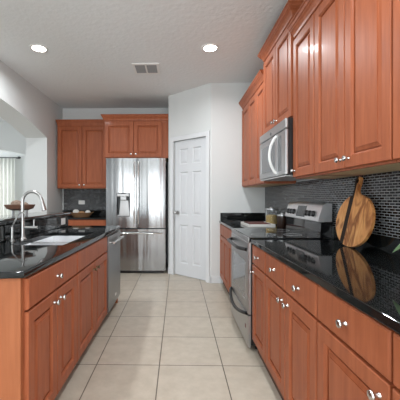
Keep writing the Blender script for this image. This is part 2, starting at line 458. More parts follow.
# left wall with its shallow arched opening
ZA = lambda y: 2.42-0.075*(y-3.2)**2
Y0A, Y1A = 1.44, 4.96
bm = nb()
prism(bm, [(XL, -4.2, 0), (XL, Y0A, 0), (XL, Y0A, CEIL), (XL, -4.2, CEIL)], (XL2-XL, 0, 0))
prism(bm, [(XL, Y1A, 0), (XL, YB+0.15, 0), (XL, YB+0.15, CEIL), (XL, Y1A, CEIL)], (XL2-XL, 0, 0))
N = 24
ys = [Y0A+(Y1A-Y0A)*i/N for i in range(N+1)]
for a, b in zip(ys, ys[1:]):
    prism(bm, [(XL, a, ZA(a)), (XL, b, ZA(b)), (XL, b, CEIL), (XL, a, CEIL)], (XL2-XL, 0, 0))
struct('wall_left', bm, 'wall')
# diagonal pantry wall with door opening
dl = Vector((0.472+0.153, YF-4.98, 0)); DL = dl.length; du = dl.normalized(); dn = Vector((du.y, -du.x, 0))
FD = Fr((-0.153, 4.98, 0), du, dn)
D0, D1, DT = 0.1433*DL, 0.894*DL, 2.105
bm = nb()
box(bm, FD, 0, D0-0.012, -0.11, 0, 0, CEIL); box(bm, FD, D1+0.012, DL, -0.11, 0, 0, CEIL)
box(bm, FD, D0-0.012, D1+0.012, -0.11, 0, DT+0.012, CEIL)
struct('wall_pantry_diagonal', bm, 'wall')
bm = nb()
for a, b in ((D0-0.075, D0-0.004), (D1+0.004, D1+0.068)): box(bm, FD, a, b, 0.0, 0.018, 0, DT+0.075, 0.005)
box(bm, FD, D0-0.075, D1+0.068, 0.0, 0.0185, DT+0.004, DT+0.075, 0.005)
struct('trim_1', bm, 'trim')
bm = nb(); w_ = D1-D0; s1 = 0.105; mid = D0+w_/2
panelled(bm, FD, (D0+0.003, D0+s1, mid-0.045, mid+0.045, D1-s1, D1-0.003), (0.012, 0.20, 0.80, 0.95, 1.62, 1.74, 1.98, DT),
         {(i, j) for i in (1, 3) for j in (1, 3, 5)}, -0.055, -0.02, DOOR_RINGS)
dr = struct('door_1', bm, 'door_paint')
bm = nb()
c_ = FD.p(D0+0.062, -0.02, 0.985)
lathe(bm, c_, dn, [(0.0, -0.002), (0.032, 0.0), (0.032, 0.006), (0.012, 0.012), (0.011, 0.035), (0.024, 0.043), (0.029, 0.056), (0.022, 0.068), (0.0, 0.072)], 22)
obj('door_knob', bm, 'faucet', dr, True)
for z in (0.24, 1.02, 1.88):
    bm = nb(); box(bm, FD, D1-0.010, D1+0.008, -0.021, -0.008, z-0.045, z+0.045)
    tube(bm, [FD.p(D1, -0.006, z-0.048), FD.p(D1, -0.006, z+0.048)], 0.007, 10)
    obj('hinge', bm, 'hinge', dr, True)
# baseboards
bm = nb(); box(bm, WORLD, 0.472, 0.64, YF-0.014, YF, 0, 0.10, 0.004); struct('baseboard_pantry_front', bm, 'trim')
bm = nb(); box(bm, FD, 0.0, D0-0.078, 0, 0.014, 0, 0.10, 0.004); box(bm, FD, D1+0.07, DL, 0, 0.014, 0, 0.10, 0.004); struct('baseboard_pantry_diagonal', bm, 'trim')
bm = nb(); box(bm, WORLD, XL, XL+0.014, -4.1, Y0A, 0, 0.10, 0.004); struct('baseboard_left', bm, 'trim')
# rear wall with two tall windows behind the camera
def wall_holes(name, f, u0, u1, n0, n1, holes, zt=CEIL):
    bm = nb(); x = u0
    for a, b, z0, z1 in holes:
        box(bm, f, x, a, n0, n1, 0, zt)
        if z0 > 0: box(bm, f, a, b, n0, n1, 0, z0)
        box(bm, f, a, b, n0, n1, z1, zt); x = b
    box(bm, f, x, u1, n0, n1, 0, zt)
    return struct(name, bm, 'wall')
def window(name, f, u0, u1, z0, z1, n0, n1, mull):
    bm = nb(); t = 0.05
    box(bm, f, u0, u0+t, n0, n1, z0, z1); box(bm, f, u1-t, u1, n0, n1, z0, z1)
    box(bm, f, u0+t, u1-t, n0, n1, z0, z0+t); box(bm, f, u0+t, u1-t, n0, n1, z1-t, z1)
    for a in mull: box(bm, f, a-0.03, a+0.03, n0+0.01, n1-0.01, z0+t, z1-t)
    return struct(name, bm, 'trim')
wall_holes('wall_rear', WORLD, XL2, XR, -4.35, -4.2, [(-2.3, 0.0, 0.2, 2.55), (0.05, 1.18, 0.2, 2.55)])
window('window_1', WORLD, -2.3, 0.0, 0.2, 2.55, -4.22, -4.17, (-1.5, -0.75))
window('window_2', WORLD, 0.05, 1.18, 0.2, 2.55, -4.22, -4.17, ())
FRW = Fr((XR, 0, 0), (0, 1, 0), (1, 0, 0))
wall_holes('wall_right', FRW, -4.2, YB+0.15, 0, 0.15, [(-3.25, -0.55, 0.3, 2.4)])
window('fill_window_6', FRW, -3.25, -0.55, 0.3, 2.4, 0.03, 0.08, (-2.35, -1.45))  # unseen opening and frame, made up to let the side fill in
# dining room beyond the arch
FL = Fr((-6.0, 0, 0), (0, 1, 0), (1, 0, 0))
wall_holes('wall_dining', FL, -4.2, 8.6, -0.15, 0, [(0.1, 4.7, 0.5, 2.5), (6.9, 8.3, 0.5, 2.5)])
window('window_3', FL, 0.1, 4.7, 0.5, 2.5, -0.06, -0.01, (1.6, 3.2))
window('fill_window_5', FL, 6.9, 8.3, 0.5, 2.5, -0.06, -0.01, (7.6,))  # unseen second opening and frame, made up for the parlor fill lamp
# cross wall with its own arch, then the far wall with the curtained window
YX = 6.5
ZB = lambda x: 2.285-0.11*(x+4.4)**2
bm = nb()
prism(bm, [(-2.9, YX, 0), (XL2+0.3, YX, 0), (XL2+0.3, YX, CEIL), (-2.9, YX, CEIL)], (0, 0.2, 0))
xs = [-6.0+3.1*i/20 for i in range(21)]
for a, b in zip(xs, xs[1:]):
    prism(bm, [(a, YX, ZB(a)), (b, YX, ZB(b)), (b, YX, CEIL), (a, YX, CEIL)], (0, 0.2, 0))
struct('wall_dining_arch', bm, 'wall')
bm = nb(); box(bm, WORLD, XL2+0.12, XL2+0.3, YB+0.15, YX, 0, CEIL); struct('wall_hall', bm, 'wall')
bm = nb(); box(bm, WORLD, -2.4, -2.25, YX+0.2, 8.6, 0, CEIL); struct('wall_parlor', bm, 'wall')
wall_holes('wall_far', WORLD, -6.15, -2.25, 8.6, 8.75, [(-5.9, -4.55, 0.5, 2.25)])
window('window_4', WORLD, -5.9, -4.55, 0.5, 2.25, 8.6, 8.66, (-5.22,))
# mosaic backsplashes
bm = nb(); box(bm, WORLD, XR-0.008, XR, 0.3, YF, 0.99, 1.38); struct('trim_2', bm, 'mosaic')
bm = nb(); box(bm, WORLD, -2.10, -1.20, YB-0.008, YB, 0.99, 1.40); struct('trim_3', bm, 'mosaic')
# half wall behind the sink worktop
bm = nb(); box(bm, WORLD, -1.47, -1.312, 1.39, 3.60, 0, 1.010); struct('wall_half', bm, 'wall')

# ------------------------------------------------------------------ refrigerator
fx0, fx1, fy = -1.159, -0.200, 4.94
FB = Fr((0, fy, 0), (1, 0, 0), (0, -1, 0))
fr = root('refrigerator', 'stainless steel french door refrigerator with ice dispenser and bottom freezer drawer', 'refrigerator', ((fx0+fx1)/2, 5.25, 0))
bm = nb(); box(bm, FB, fx0+0.01, fx1-0.005, -0.67, -0.075, 0.03, 1.835); obj('body', bm, 'black', fr)
bm = nb(); box(bm, FB, fx0+0.03, fx1-0.03, -0.6, -0.06, 0.0, 0.045); obj('base_grille', bm, 'black', fr)
def curved_panel(bm, u0, u1, z0, z1, holes=None, bulge=0.018, n=12, uc=None, hw=None):
    uc = (u0+u1)/2 if uc is None else uc; hw = (u1-u0)/2 if hw is None else hw
    t = bmesh.new()
    us = [u0+(u1-u0)*i/n for i in range(n+1)]; zs = [z0, z1]
    if holes:
        us = sorted(set([u for u in us if abs(u-holes[0]) > 0.012 and abs(u-holes[1]) > 0.012]+[holes[0], holes[1]])); zs = [z0, holes[2], holes[3], z1]
    fn = lambda u: -bulge*((u-uc)/hw)**2
    F_ = [[t.verts.new(FB.p(u, fn(u), z)) for u in us] for z in zs]
    B_ = [[t.verts.new(FB.p(u, -0.07, z)) for u in us] for z in zs]
    for j in range(len(zs)-1):
        for i in range(len(us)-1):
            if holes and j == 1 and holes[0]-1e-6 <= us[i] and us[i+1] <= holes[1]+1e-6:
                continue
            t.faces.new([F_[j][i], F_[j][i+1], F_[j+1][i+1], F_[j+1][i]])
    for i in range(len(us)-1):
        t.faces.new([F_[0][i], F_[0][i+1], B_[0][i+1], B_[0][i]]); t.faces.new([F_[-1][i], F_[-1][i+1], B_[-1][i+1], B_[-1][i]])
    for j in range(len(zs)-1):
        t.faces.new([F_[j][0], F_[j+1][0], B_[j+1][0], B_[j][0]]); t.faces.new([F_[j][-1], F_[j+1][-1], B_[j+1][-1], B_[j][-1]])
        for i in range(len(us)-1): t.faces.new([B_[j][i], B_[j][i+1], B_[j+1][i+1], B_[j+1][i]])
    merge(bm, t)
sx = -0.668; fc_ = (fx0+fx1)/2; fh = (fx1-fx0)/2
DH = (-0.985, -0.770, 0.915, 1.295)
bm = nb(); curved_panel(bm, fx0, sx-0.003, 0.735, 1.855, DH, 0.022, 12); dL = obj('door', bm, 'steel', fr, True)
bm = nb(); curved_panel(bm, sx+0.003, fx1, 0.735, 1.855, None, 0.022, 12); dR = obj('door', bm, 'steel', fr, True)
bm = nb(); curved_panel(bm, fx0, fx1, 0.05, 0.715, None, 0.022, 16); dF = obj('freezer_drawer', bm, 'steel', fr, True)
for hx, d in ((sx-0.030, dL), (sx+0.034, dR)):
    bm = nb(); pts = []
    for i in range(15):
        s = i/14; pts.append(FB.p(hx, 0.012+0.034*min(1, 6*s, 6*(1-s)), 0.80+1.0*s))
    tube(bm, pts, 0.0125, 12); obj('handle', bm, 'chrome', d, True)
bm = nb(); pts = []
for i in range(19):
    s = i/18; pts.append(FB.p(fx0+0.11+(fx1-fx0-0.17)*s, 0.006+0.045*min(1, 5*s, 5*(1-s)), 0.652+0.006*math.sin(PI*s)))
tube(bm, pts, 0.0135, 12); obj('handle', bm, 'chrome', dF, True)
# dispenser: recess, hood, paddle, tray
bm = nb(); a, b, c, d = DH
box(bm, FB, a, b, -0.068, -0.062, c, d); box(bm, FB, a, a+0.006, -0.062, -0.010, c, d); box(bm, FB, b-0.006, b, -0.062, -0.004, c, d)
box(bm, FB, a+0.006, b-0.006, -0.062, -0.008, d-0.006, d); box(bm, FB, a+0.006, b-0.006, -0.062, -0.008, c, c+0.006)
dsp = obj('dispenser', bm, 'black', dL)
bm = nb(); box(bm, FB, a+0.012, b-0.012, -0.06, 0.006, d-0.055, d-0.010, 0.006); box(bm, FB, a+0.062, b-0.055, -0.06, 0.004, d-0.115, d-0.05, 0.008)
obj('hood', bm, 'disp', dsp)
bm = nb(); prism(bm, [FB.p(a+0.055, -0.055, d-0.12), FB.p(b-0.035, -0.055, d-0.12), FB.p(b-0.010, -0.055, c+0.02), FB.p(a+0.035, -0.055, c+0.02)], FB.n*0.018)
obj('paddle', bm, 'disp', dsp)
bm = nb(); box(bm, FB, a+0.008, b-0.008, -0.06, 0.004, c+0.008, c+0.028, 0.003); obj('drip_tray', bm, 'grey_plastic', dsp)

# ------------------------------------------------------------------ cabinets over and beside the refrigerator
FBC = Fr((-1.197, 5.02, 0), (1, 0, 0), (0, -1, 0))
wall_cab('short deep cherry wall cabinet above the stainless refrigerator', FBC, 1.040, 0.60, 1.872, 2.49, (0.475,), ('b', 'a'), True, False, margins=(0, 0.10), proj=0.8)
FBU = Fr((-2.085, 5.315, 0), (1, 0, 0), (0, -1, 0))
wall_cab('tall two-door cherry wall cabinet left of the refrigerator above the small back counter', FBU, 0.862, 0.325, 1.385, 2.49, (0.431,), ('b', 'a'), True, False, proj=0.4)
FBB = Fr((-2.10, 5.06, 0), (1, 0, 0), (0, -1, 0))
base_cab('cherry base cabinet left of the refrigerator under the small back counter', FBB, 0.93, 0.58, (0.465,), ((), False), ('b', 'a'))
ct = root('countertop', 'short black granite countertop in the back corner holding a woven basket', 'countertop', (-1.64, 5.33, ZCB))
bm = nb(); slab(bm, WORLD, -2.115, -1.168, 5.03, YB-0.002, ZCB, ZC); obj('slab', bm, 'granite', ct)
def splash(boxes, label):
    bm = nb(); lo = boxes[0]
    for a in boxes: box(bm, WORLD, *a, 0.002)
    tag(obj('backsplash', bm, 'granite', None, loc=((lo[0]+lo[1])/2, (lo[2]+lo[3])/2, lo[4])), label, 'backsplash', 'low granite splashes')
splash([(-2.115, -1.168, YB-0.022, YB-0.009, ZC+0.0005, 0.990)], 'low black granite splash strip behind the woven basket')

# ------------------------------------------------------------------ right hand run
XC, XE = 0.605, 0.572
def FRt(y, x=XC): return Fr((x, y, 0), (0, 1, 0), (-1, 0, 0))
DP = XR-XC-0.002
base_cab('narrow one-door cherry base cabinet directly beside the near side of the range', FRt(2.083), 0.362, DP, (), ((), True), ('b',), toe=0.022)
base_cab('wide two-door two-drawer cherry base cabinet in the middle of the right run', FRt(1.316), 0.764, DP, (0.384,), ((0.384,), True), ('b', 'a'), toe=0.022)
base_cab('cherry base cabinet at the lower right with a single big drawer and door', FRt(0.862), 0.451, DP, (), ((), True), ('a',), toe=0.022)
base_cab('cherry base cabinet cut off by the right edge of the picture', FRt(0.30), 0.559, DP, (), ((), True), ('a',), toe=0.022)
base_cab('far cherry base cabinet between the range and the pantry wall', FRt(3.240, 0.618), YF-3.242, XR-0.62, (0.45, 0.84), ((0.45, 0.84), False), (None, None, None), toe=0.022)
ct = root('countertop', 'long black granite countertop on the right under the round cutting board', 'countertop', (0.9, 1.35, ZCB))
bm = nb(); slab(bm, WORLD, XE, XR-0.002, 0.30, 2.446, ZCB, ZC, 0.004); obj('slab', bm, 'granite', ct)
splash([(XR-0.024, XR-0.009, 0.30, 2.446, ZC+0.0005, 0.990)], 'low black granite splash strip behind the round cutting board')
ct = root('countertop', 'far black granite countertop beyond the range against the pantry wall', 'countertop', (0.9, 3.8, ZCB))
bm = nb(); slab(bm, WORLD, XE+0.012, XR-0.002, 3.238, YF-0.002, ZCB, ZC); obj('slab', bm, 'granite', ct)
splash([(XR-0.024, XR-0.009, 3.238, YF-0.026, ZC+0.0005, 0.990)], 'low black granite splash strip behind the canisters')
splash([(XE+0.03, XR-0.009, YF-0.025, YF-0.001, ZC+0.0005, 1.005)], 'low black granite splash strip against the white pantry wall')

XU = 0.929; UD = XR-XU-0.002
Z0, Z1 = 1.372, 2.49
wall_cab('two-door cherry wall cabinet at the far end beside the pantry wall', FRt(3.268, XU), YF-3.27, UD, Z0, Z1, (0.36, 0.74), (None, None, None), False, False)
wall_cab('raised cherry wall cabinet directly above the microwave', FRt(2.465, XU-0.012), 0.80, UD+0.012, 1.862, 2.665, (0.40,), ('b', 'a'), True, True)
wall_cab('narrow one-door cherry wall cabinet beside the near side of the microwave', FRt(2.082, XU), 0.38, UD, Z0, Z1, (), ('b',), False, False)
wall_cab('two-door cherry wall cabinet above the round cutting board', FRt(1.333, XU), 0.746, UD, Z0, Z1, (0.371,), ('b', 'a'), False, False)
wall_cab('cherry wall cabinet cut off by the upper right edge of the picture', FRt(0.60, XU), 0.729, UD, Z0, Z1, (0.364,), ('b', 'a'), False, False)

# ------------------------------------------------------------------ range
ry0, ry1 = 2.455, 3.225
FG = Fr((0.578, ry0, 0), (0, 1, 0), (-1, 0, 0)); RW = ry1-ry0
rg = root('range', 'stainless steel electric range with black glass cooktop', 'range', (0.91, (ry0+ry1)/2, 0))
bm = nb(); box(bm, FG, 0, RW, -0.60, 0, 0.05, 0.875); obj('body', bm, 'black', rg)
for u in (0.05, RW-0.05):
    for n_ in (-0.06, -0.55):
        bm = nb(); lathe(bm, FG.p(u, n_, 0), (0, 0, 1), [(0.018, 0), (0.018, 0.012), (0.01, 0.02), (0.01, 0.052)], 12); obj('foot', bm, 'black', rg)
bm = nb(); box(bm, FG, -0.004, RW+0.004, -0.560, 0.012, 0.876, 0.902, 0.004); cook = obj('cooktop', bm, 'glass_black', rg)
bm = nb(); box(bm, FG, 0.0, RW, 0.012, 0.022, 0.866, 0.900, 0.004); obj('trim_strip', bm, 'steel_soft', cook)
for u, n_, r in ((0.20, -0.15, 0.10), (0.57, -0.15, 0.085), (0.20, -0.40, 0.075), (0.57, -0.40, 0.10)):
    bm = nb(); lathe(bm, FG.p(u, n_, 0.9015), (0, 0, 1), [(r-0.004, 0.0), (r-0.004, 0.0012), (r, 0.0012), (r, 0.0)], 40); obj('burner_ring', bm, 'grey_plastic', cook, True)
bm = nb(); panelled(bm, FG, (0.004, 0.10, RW-0.10, RW-0.004), (0.290, 0.375, 0.700, 0.862), {(1, 1)}, 0.001, 0.024, [(0, 0), (0.006, -0.004)], 0.006)
od = obj('oven_door', bm, 'steel_soft', rg)
bm = nb(); box(bm, FG, 0.107, RW-0.107, 0.0205, 0.0225, 0.382, 0.693); obj('window', bm, 'oven_glass', od)
bm = nb(); pts = []
for i in range(21):
    s = i/20; pts.append(FG.p(0.045+(RW-0.09)*s, 0.026+0.045*min(1, 7*s, 7*(1-s))+0.010*math.sin(PI*s), 0.800))
tube(bm, pts, 0.0155, 12); obj('handle', bm, 'black', od, True)
bm = nb(); panelled(bm, FG, (0.004, RW-0.004), (0.030, 0.280), set(), 0.001, 0.024, [], 0.006); dw = obj('drawer', bm, 'steel_soft', rg)
bm = nb(); pts = []
for i in range(21):
    s = i/20; pts.append(FG.p(0.035+(RW-0.07)*s, 0.028+0.042*math.sin(PI*s)**0.6, 0.292-0.050*math.sin(PI*s)))
tube(bm, pts, 0.0145, 12); obj('handle', bm, 'black', dw, True)
bm = nb(); box(bm, FG, 0.075, 0.105, 0.024, 0.026, 0.155, 0.185); obj('badge', bm, 'badge_red', dw)
# backguard
bg_ = nb()
prof = [(1.125, 0.902), (1.125, 1.02), (1.140, 1.020), (1.140, 0.95), (1.238, 0.95), (1.238, 0.902)]
bm = nb(); prism(bm, [(1.120, ry0, 0.900), (1.128, ry0, 1.025), (1.215, ry0, 1.025), (1.215, ry0, 0.900)], (0, RW, 0)); bgd = obj('backguard', bm, 'glass_black', rg)
N = 14
prof = [(1.108, 1.030), (1.112, 1.055), (1.128, 1.118), (1.140, 1.158), (1.152, 1.176), (1.172, 1.182), (1.215, 1.182), (1.215, 1.026), (1.112, 1.026)]
bm = nb(); t = bmesh.new(); rows = []
for i in range(N+1):
    s = i/N; dz = -0.012*(2*s-1)**2
    rows.append([t.verts.new((x, ry0+0.004+(RW-0.008)*s, z+(dz if z > 1.1 else 0))) for x, z in prof])
for A, B in zip(rows, rows[1:]):
    for k in range(len(prof)): t.faces.new([A[k], A[(k+1) % len(prof)], B[(k+1) % len(prof)], B[k]])
t.faces.new(rows[0]); t.faces.new(rows[-1]); merge(bm, t)
cp = obj('control_panel', bm, 'steel_bright', rg, True)
nrm = Vector((-1, 0, 0.2)).normalized()
for y in (ry0+0.115, ry0+0.185, ry0+0.255):
    bm = nb(); lathe(bm, (1.121, y, 1.085), nrm, [(0.0, -0.002), (0.026, 0.0), (0.025, 0.008), (0.021, 0.022), (0.0, 0.024)], 20); obj('knob', bm, 'black', cp, True)
for y in (ry1-0.085, ry1-0.155, ry1-0.225):
    bm = nb(); lathe(bm, (1.121, y, 1.085), nrm, [(0.0, -0.002), (0.026, 0.0), (0.025, 0.008), (0.021, 0.022), (0.0, 0.024)], 20); obj('knob', bm, 'black', cp, True)
bm = nb(); ym = (ry0+ry1)/2
prism(bm, [(1.1105, ym-0.10, 1.048), (1.1105, ym+0.09, 1.048), (1.1355, ym+0.09, 1.145), (1.1355, ym-0.10, 1.145)], (-0.003, 0, 0.0005)); obj('display', bm, 'lcd', cp)

# ------------------------------------------------------------------ microwave
FM = Fr((0.879, 2.470, 0), (0, 1, 0), (-1, 0, 0)); MW = 0.786
mw = root('microwave', 'stainless steel over-the-range microwave with a curved white handle', 'microwave', (1.05, 2.86, 1.395))
bm = nb(); box(bm, FM, 0, MW, -(XR-0.879)+0.010, -0.001, 1.400, 1.853); obj('body', bm, 'black', mw)
bm = nb(); box(bm, FM, 0, MW, 0.001, 0.024, 1.775, 1.853, 0.006); tb = obj('vent_panel', bm, 'steel_soft', mw)
bm = nb(); lathe(bm, FM.p(MW*0.5, 0.024, 1.805), (-1, 0, 0), [(0.016, -0.001), (0.016, 0.002), (0.0, 0.0025)], 20); obj('emblem', bm, 'lcd', tb)
bm = nb(); panelled(bm, FM, (0.215, 0.275, MW-0.060, MW), (1.404, 1.455, 1.715, 1.768), {(1, 1)}, 0.001, 0.024, [(0, 0), (0.005, -0.004)], 0.005)
md = obj('door', bm, 'steel_soft', mw)
bm = nb(); box(bm, FM, 0.281, MW-0.066, 0.0205, 0.0225, 1.461, 1.709); obj('window', bm, 'mw_glass', md)
bm = nb(); pts = []
for i in range(21):
    s = i/20; pts.append(FM.p(0.240, 0.020+0.062*math.sin(PI*s)**0.7, 1.425+0.325*s))
tube(bm, pts, 0.012, 12); obj('handle', bm, 'plastic', md, True, label='curved white vertical door handle')
bm = nb(); box(bm, FM, 0.0, 0.211, 0.001, 0.024, 1.404, 1.768, 0.005); mp_ = obj('control_panel', bm, 'steel_soft', mw)
bm = nb(); box(bm, FM, 0.105, 0.195, 0.024, 0.0252, 1.44, 1.735); obj('keypad', bm, 'mw_glass', mp_)
bm = nb(); box(bm, FM, 0.02, MW-0.02, -0.30, 0.02, 1.390, 1.3995); obj('underside', bm, 'grey_plastic', mw)

# ------------------------------------------------------------------ peninsula with sink
XCL, XEL = -0.700, -0.672
FP = lambda y: Fr((XCL, y, 0), (0, 1, 0), (1, 0, 0))
PD = 1.30-0.70
c1 = base_cab('near left cherry base cabinet at the open end of the peninsula with one drawer', FP(1.388), 0.681, PD, (0.341,), ((), True), ('b', 'a'), toe=0.05)
bm = nb(); box(bm, WORLD, -1.30, XCL-0.002, 1.368, 1.387, 0.0, ZCB); box(bm, WORLD, XCL-0.05, XCL-0.0005, 1.362, 1.368, 0.0, ZCB)
obj('end_panel', bm, 'cherry_flat', c1)
base_cab('cherry sink base cabinet next to the dishwasher with a plain false drawer front', FP(2.071), 0.889, PD, (0.4445,), ((), False), ('b', 'a'), 'bronze', toe=0.05, hollow=True)
# dishwasher
FDW = Fr((-0.695, 2.968, 0), (0, 1, 0), (1, 0, 0))
dwr = root('dishwasher', 'stainless steel dishwasher at the far end of the peninsula', 'dishwasher', (-1.0, 3.27, 0))
bm = nb(); box(bm, FDW, 0, 0.595, -0.59, -0.001, 0.09, ZCB-0.002); obj('body', bm, 'grey_plastic', dwr)
bm = nb(); box(bm, FDW, 0.01, 0.585, -0.56, -0.06, 0.0, 0.09); obj('toe_kick', bm, 'black', dwr)
bm = nb(); box(bm, FDW, 0.0, 0.595, 0.001, 0.028, 0.105, 0.842, 0.004); dd = obj('door', bm, 'steel_grey', dwr)
bm = nb(); tube(bm, [FDW.p(0.05, 0.068, 0.775), FDW.p(0.545, 0.068, 0.775)], 0.013, 14)
for u in (0.075, 0.52): tube(bm, [FDW.p(u, 0.026, 0.775), FDW.p(u, 0.068, 0.775)], 0.010, 12)
obj('handle', bm, 'nickel', dd, True)
bm = nb(); box(bm, FDW, 0.30, 0.36, 0.028, 0.0295, 0.175, 0.200); obj('badge', bm, 'plastic', dd)
bm = nb(); box(bm, WORLD, -1.30, -0.70, 3.565, 3.583, 0, ZCB); ep = tag(obj('end_panel', bm, 'cherry_flat', None, loc=(-1.0, 3.574, 0)), 'cherry side panel closing the far end of the peninsula beyond the dishwasher', 'panel')

SH = (-1.165, -0.790, 2.10, 2.88)
ct = root('countertop', 'black granite peninsula countertop with the steel sink set in it', 'countertop', (-1.0, 2.46, ZCB))
bm = nb(); slab(bm, WORLD, -1.311, XEL, 1.338, 3.60, ZCB, ZC, 0.011, SH); obj('slab', bm, 'granite', ct, True)
splash([(-1.311, -1.285, 1.39, 3.60, ZC+0.0005, 1.010)], 'low black granite splash strip behind the sink under the bar ledge')
bt = root('bar_top', 'raised black granite breakfast bar ledge behind the sink', 'counter', (-1.46, 2.46, 1.012))
bm = nb(); slab(bm, WORLD, -1.66, -1.268, 1.33, 3.66, 1.012, 1.052, 0.015); obj('slab', bm, 'granite', bt, True)
# sink
sk = root('sink', 'stainless steel double bowl undermount sink in the peninsula counter', 'sink', (-0.975, 2.495, 0.65))
def basin(name, x0, x1, y0, y1, z0, z1):
    bm = nb(); t = bmesh.new()
    def ring(ins, z): return [t.verts.new((a, b, z)) for a, b in ((x0+ins, y0+ins), (x1-ins, y0+ins), (x1-ins, y1-ins), (x0+ins, y1-ins))]
    R_ = [ring(-0.012, z1-0.004), ring(-0.012, z1), ring(0.0, z1), ring(0.012, z0+0.03), ring(0.03, z0), ]
    R2 = [ring(0.028, z0-0.003), ring(0.008, z0+0.03), ring(-0.004, z1-0.004)]
    seq = R_+R2
    for i in range(len(R_)-1):
        for k in range(4): t.faces.new([R_[i][k], R_[i][(k+1) % 4], R_[i+1][(k+1) % 4], R_[i+1][k]])
    t.faces.new(R_[-1])
    for i in range(len(R2)-1):
        for k in range(4): t.faces.new([R2[i][k], R2[i][(k+1) % 4], R2[i+1][(k+1) % 4], R2[i+1][k]])
    t.faces.new(R2[0])
    for k in range(4): t.faces.new([R2[-1][k], R2[-1][(k+1) % 4], R_[0][(k+1) % 4], R_[0][k]])
    merge(bm, t)
    b = obj(name, bm, 'sink_steel', sk)
    bm = nb(); lathe(bm, ((x0+x1)/2, (y0+y1)/2, z0), (0, 0, 1), [(0.0, 0.0005), (0.028, 0.001), (0.04, 0.004), (0.043, 0.001), (0.043, 0.0)], 24)
    obj('drain', bm, 'chrome', b, True)
basin('bowl', SH[0]-0.006, SH[1]+0.006, SH[2]-0.006, 2.435, 0.70, ZCB-0.001)
basin('bowl', SH[0]-0.006, SH[1]+0.006, 2.465, SH[3]+0.006, 0.70, ZCB-0.001)
# faucet
fX, fY = -1.205, 2.376
fa = root('faucet', 'brushed nickel gooseneck pull-down faucet behind the sink', 'faucet', (fX, fY, ZC))
bm = nb(); lathe(bm, (fX, fY, ZC), (0, 0, 1), [(0.028, 0), (0.028, 0.006), (0.020, 0.014), (0.0155, 0.03), (0.0155, 0.14), (0.012, 0.15), (0.0, 0.151)], 20); obj('body', bm, 'faucet', fa, True)
bm = nb(); pts = [(fX, fY, ZC+0.13), (fX, fY, 1.18)]
R0 = 0.074; cx_ = fX+R0
for i in range(1, 15):
    a = PI-PI*0.93*i/14; pts.append((cx_+R0*math.cos(a), fY+0.0, 1.19+R0*math.sin(a)))
tube(bm, pts, 0.0115, 14); obj('spout', bm, 'faucet', fa, True)
e = Vector(pts[-1]); dvec = Vector((0.026, 0.0, -0.10)).normalized()
bm = nb(); lathe(bm, e-dvec*0.008, dvec, [(0.0, 0), (0.0135, 0.0), (0.0150, 0.03), (0.0195, 0.085), (0.0195, 0.098), (0.014, 0.102), (0.0, 0.102)], 18); obj('spray_head', bm, 'faucet', fa, True)
bm = nb(); tube(bm, [(fX, fY, 0.985), (fX+0.115, fY, 0.985)], 0.0125, 14); tube(bm, [(fX+0.088, fY, 0.990), (fX+0.088, fY, 1.048)], 0.0065, 12)
obj('lever', bm, 'faucet', fa, True)
sX, sY = -1.252, 2.31
wt = root('water_tap', 'slim drinking water tap with thin bent spout left of the gooseneck faucet', 'faucet', (sX, sY, ZC))
bm = nb(); lathe(bm, (sX, sY, ZC), (0, 0, 1), [(0.022, 0), (0.022, 0.005), (0.013, 0.012), (0.011, 0.05), (0.011, 0.105), (0.0, 0.106)], 18); obj('body', bm, 'faucet', wt, True)
bm = nb(); tube(bm, [(sX, sY, ZC+0.10), (sX+0.008, sY, ZC+0.125), (sX+0.052, sY, ZC+0.200), (sX+0.066, sY, ZC+0.212), (sX+0.085, sY, ZC+0.212), (sX+0.108, sY, ZC+0.196)], 0.0055, 12); obj('spout', bm, 'faucet', wt, True)

# ------------------------------------------------------------------ bowl on the bar ledge
bx, by = -1.435, 2.78
bw = root('bowl', 'dark brown wooden bowl on short pale legs on the bar ledge behind the faucet', 'bowl', (bx, by, 1.052))
bm = nb(); lathe(bm, (bx, by, 1.052), (0, 0, 1), [(0.0, 0.050), (0.07, 0.052), (0.112, 0.068), (0.130, 0.103), (0.124, 0.103), (0.104, 0.074), (0.066, 0.060), (0.0, 0.058)], 36); obj('dish', bm, 'bowl', bw, True)
for k in range(3):
    a = PI*0.98+2*PI*k/3; px, py = bx+0.064*math.cos(a), by+0.064*math.sin(a)
    bm = nb(); tube(bm, [(px, py, 1.052), (px, py, 1.104)], 0.012, 12); obj('leg', bm, 'grey_plastic', bw, True)
for i, (dx, dy, r, lb) in enumerate(((-0.030, 0.0, 0.043, 'larger dried brown pod heaped at the left in the wooden bowl'), (0.045, -0.012, 0.034, 'smaller dried brown pod at the right in the wooden bowl'))):
    z = 1.052+0.063+r*0.96
    bm = nb(); ball(bm, (bx+dx, by+dy, z), r, (1.15, 1.1, 0.92), 0.05)
    tag(obj('dried_pod', bm, 'ball', None, True, loc=(bx+dx, by+dy, z-r)), lb, 'decoration', 'dried pods in the wooden bowl')

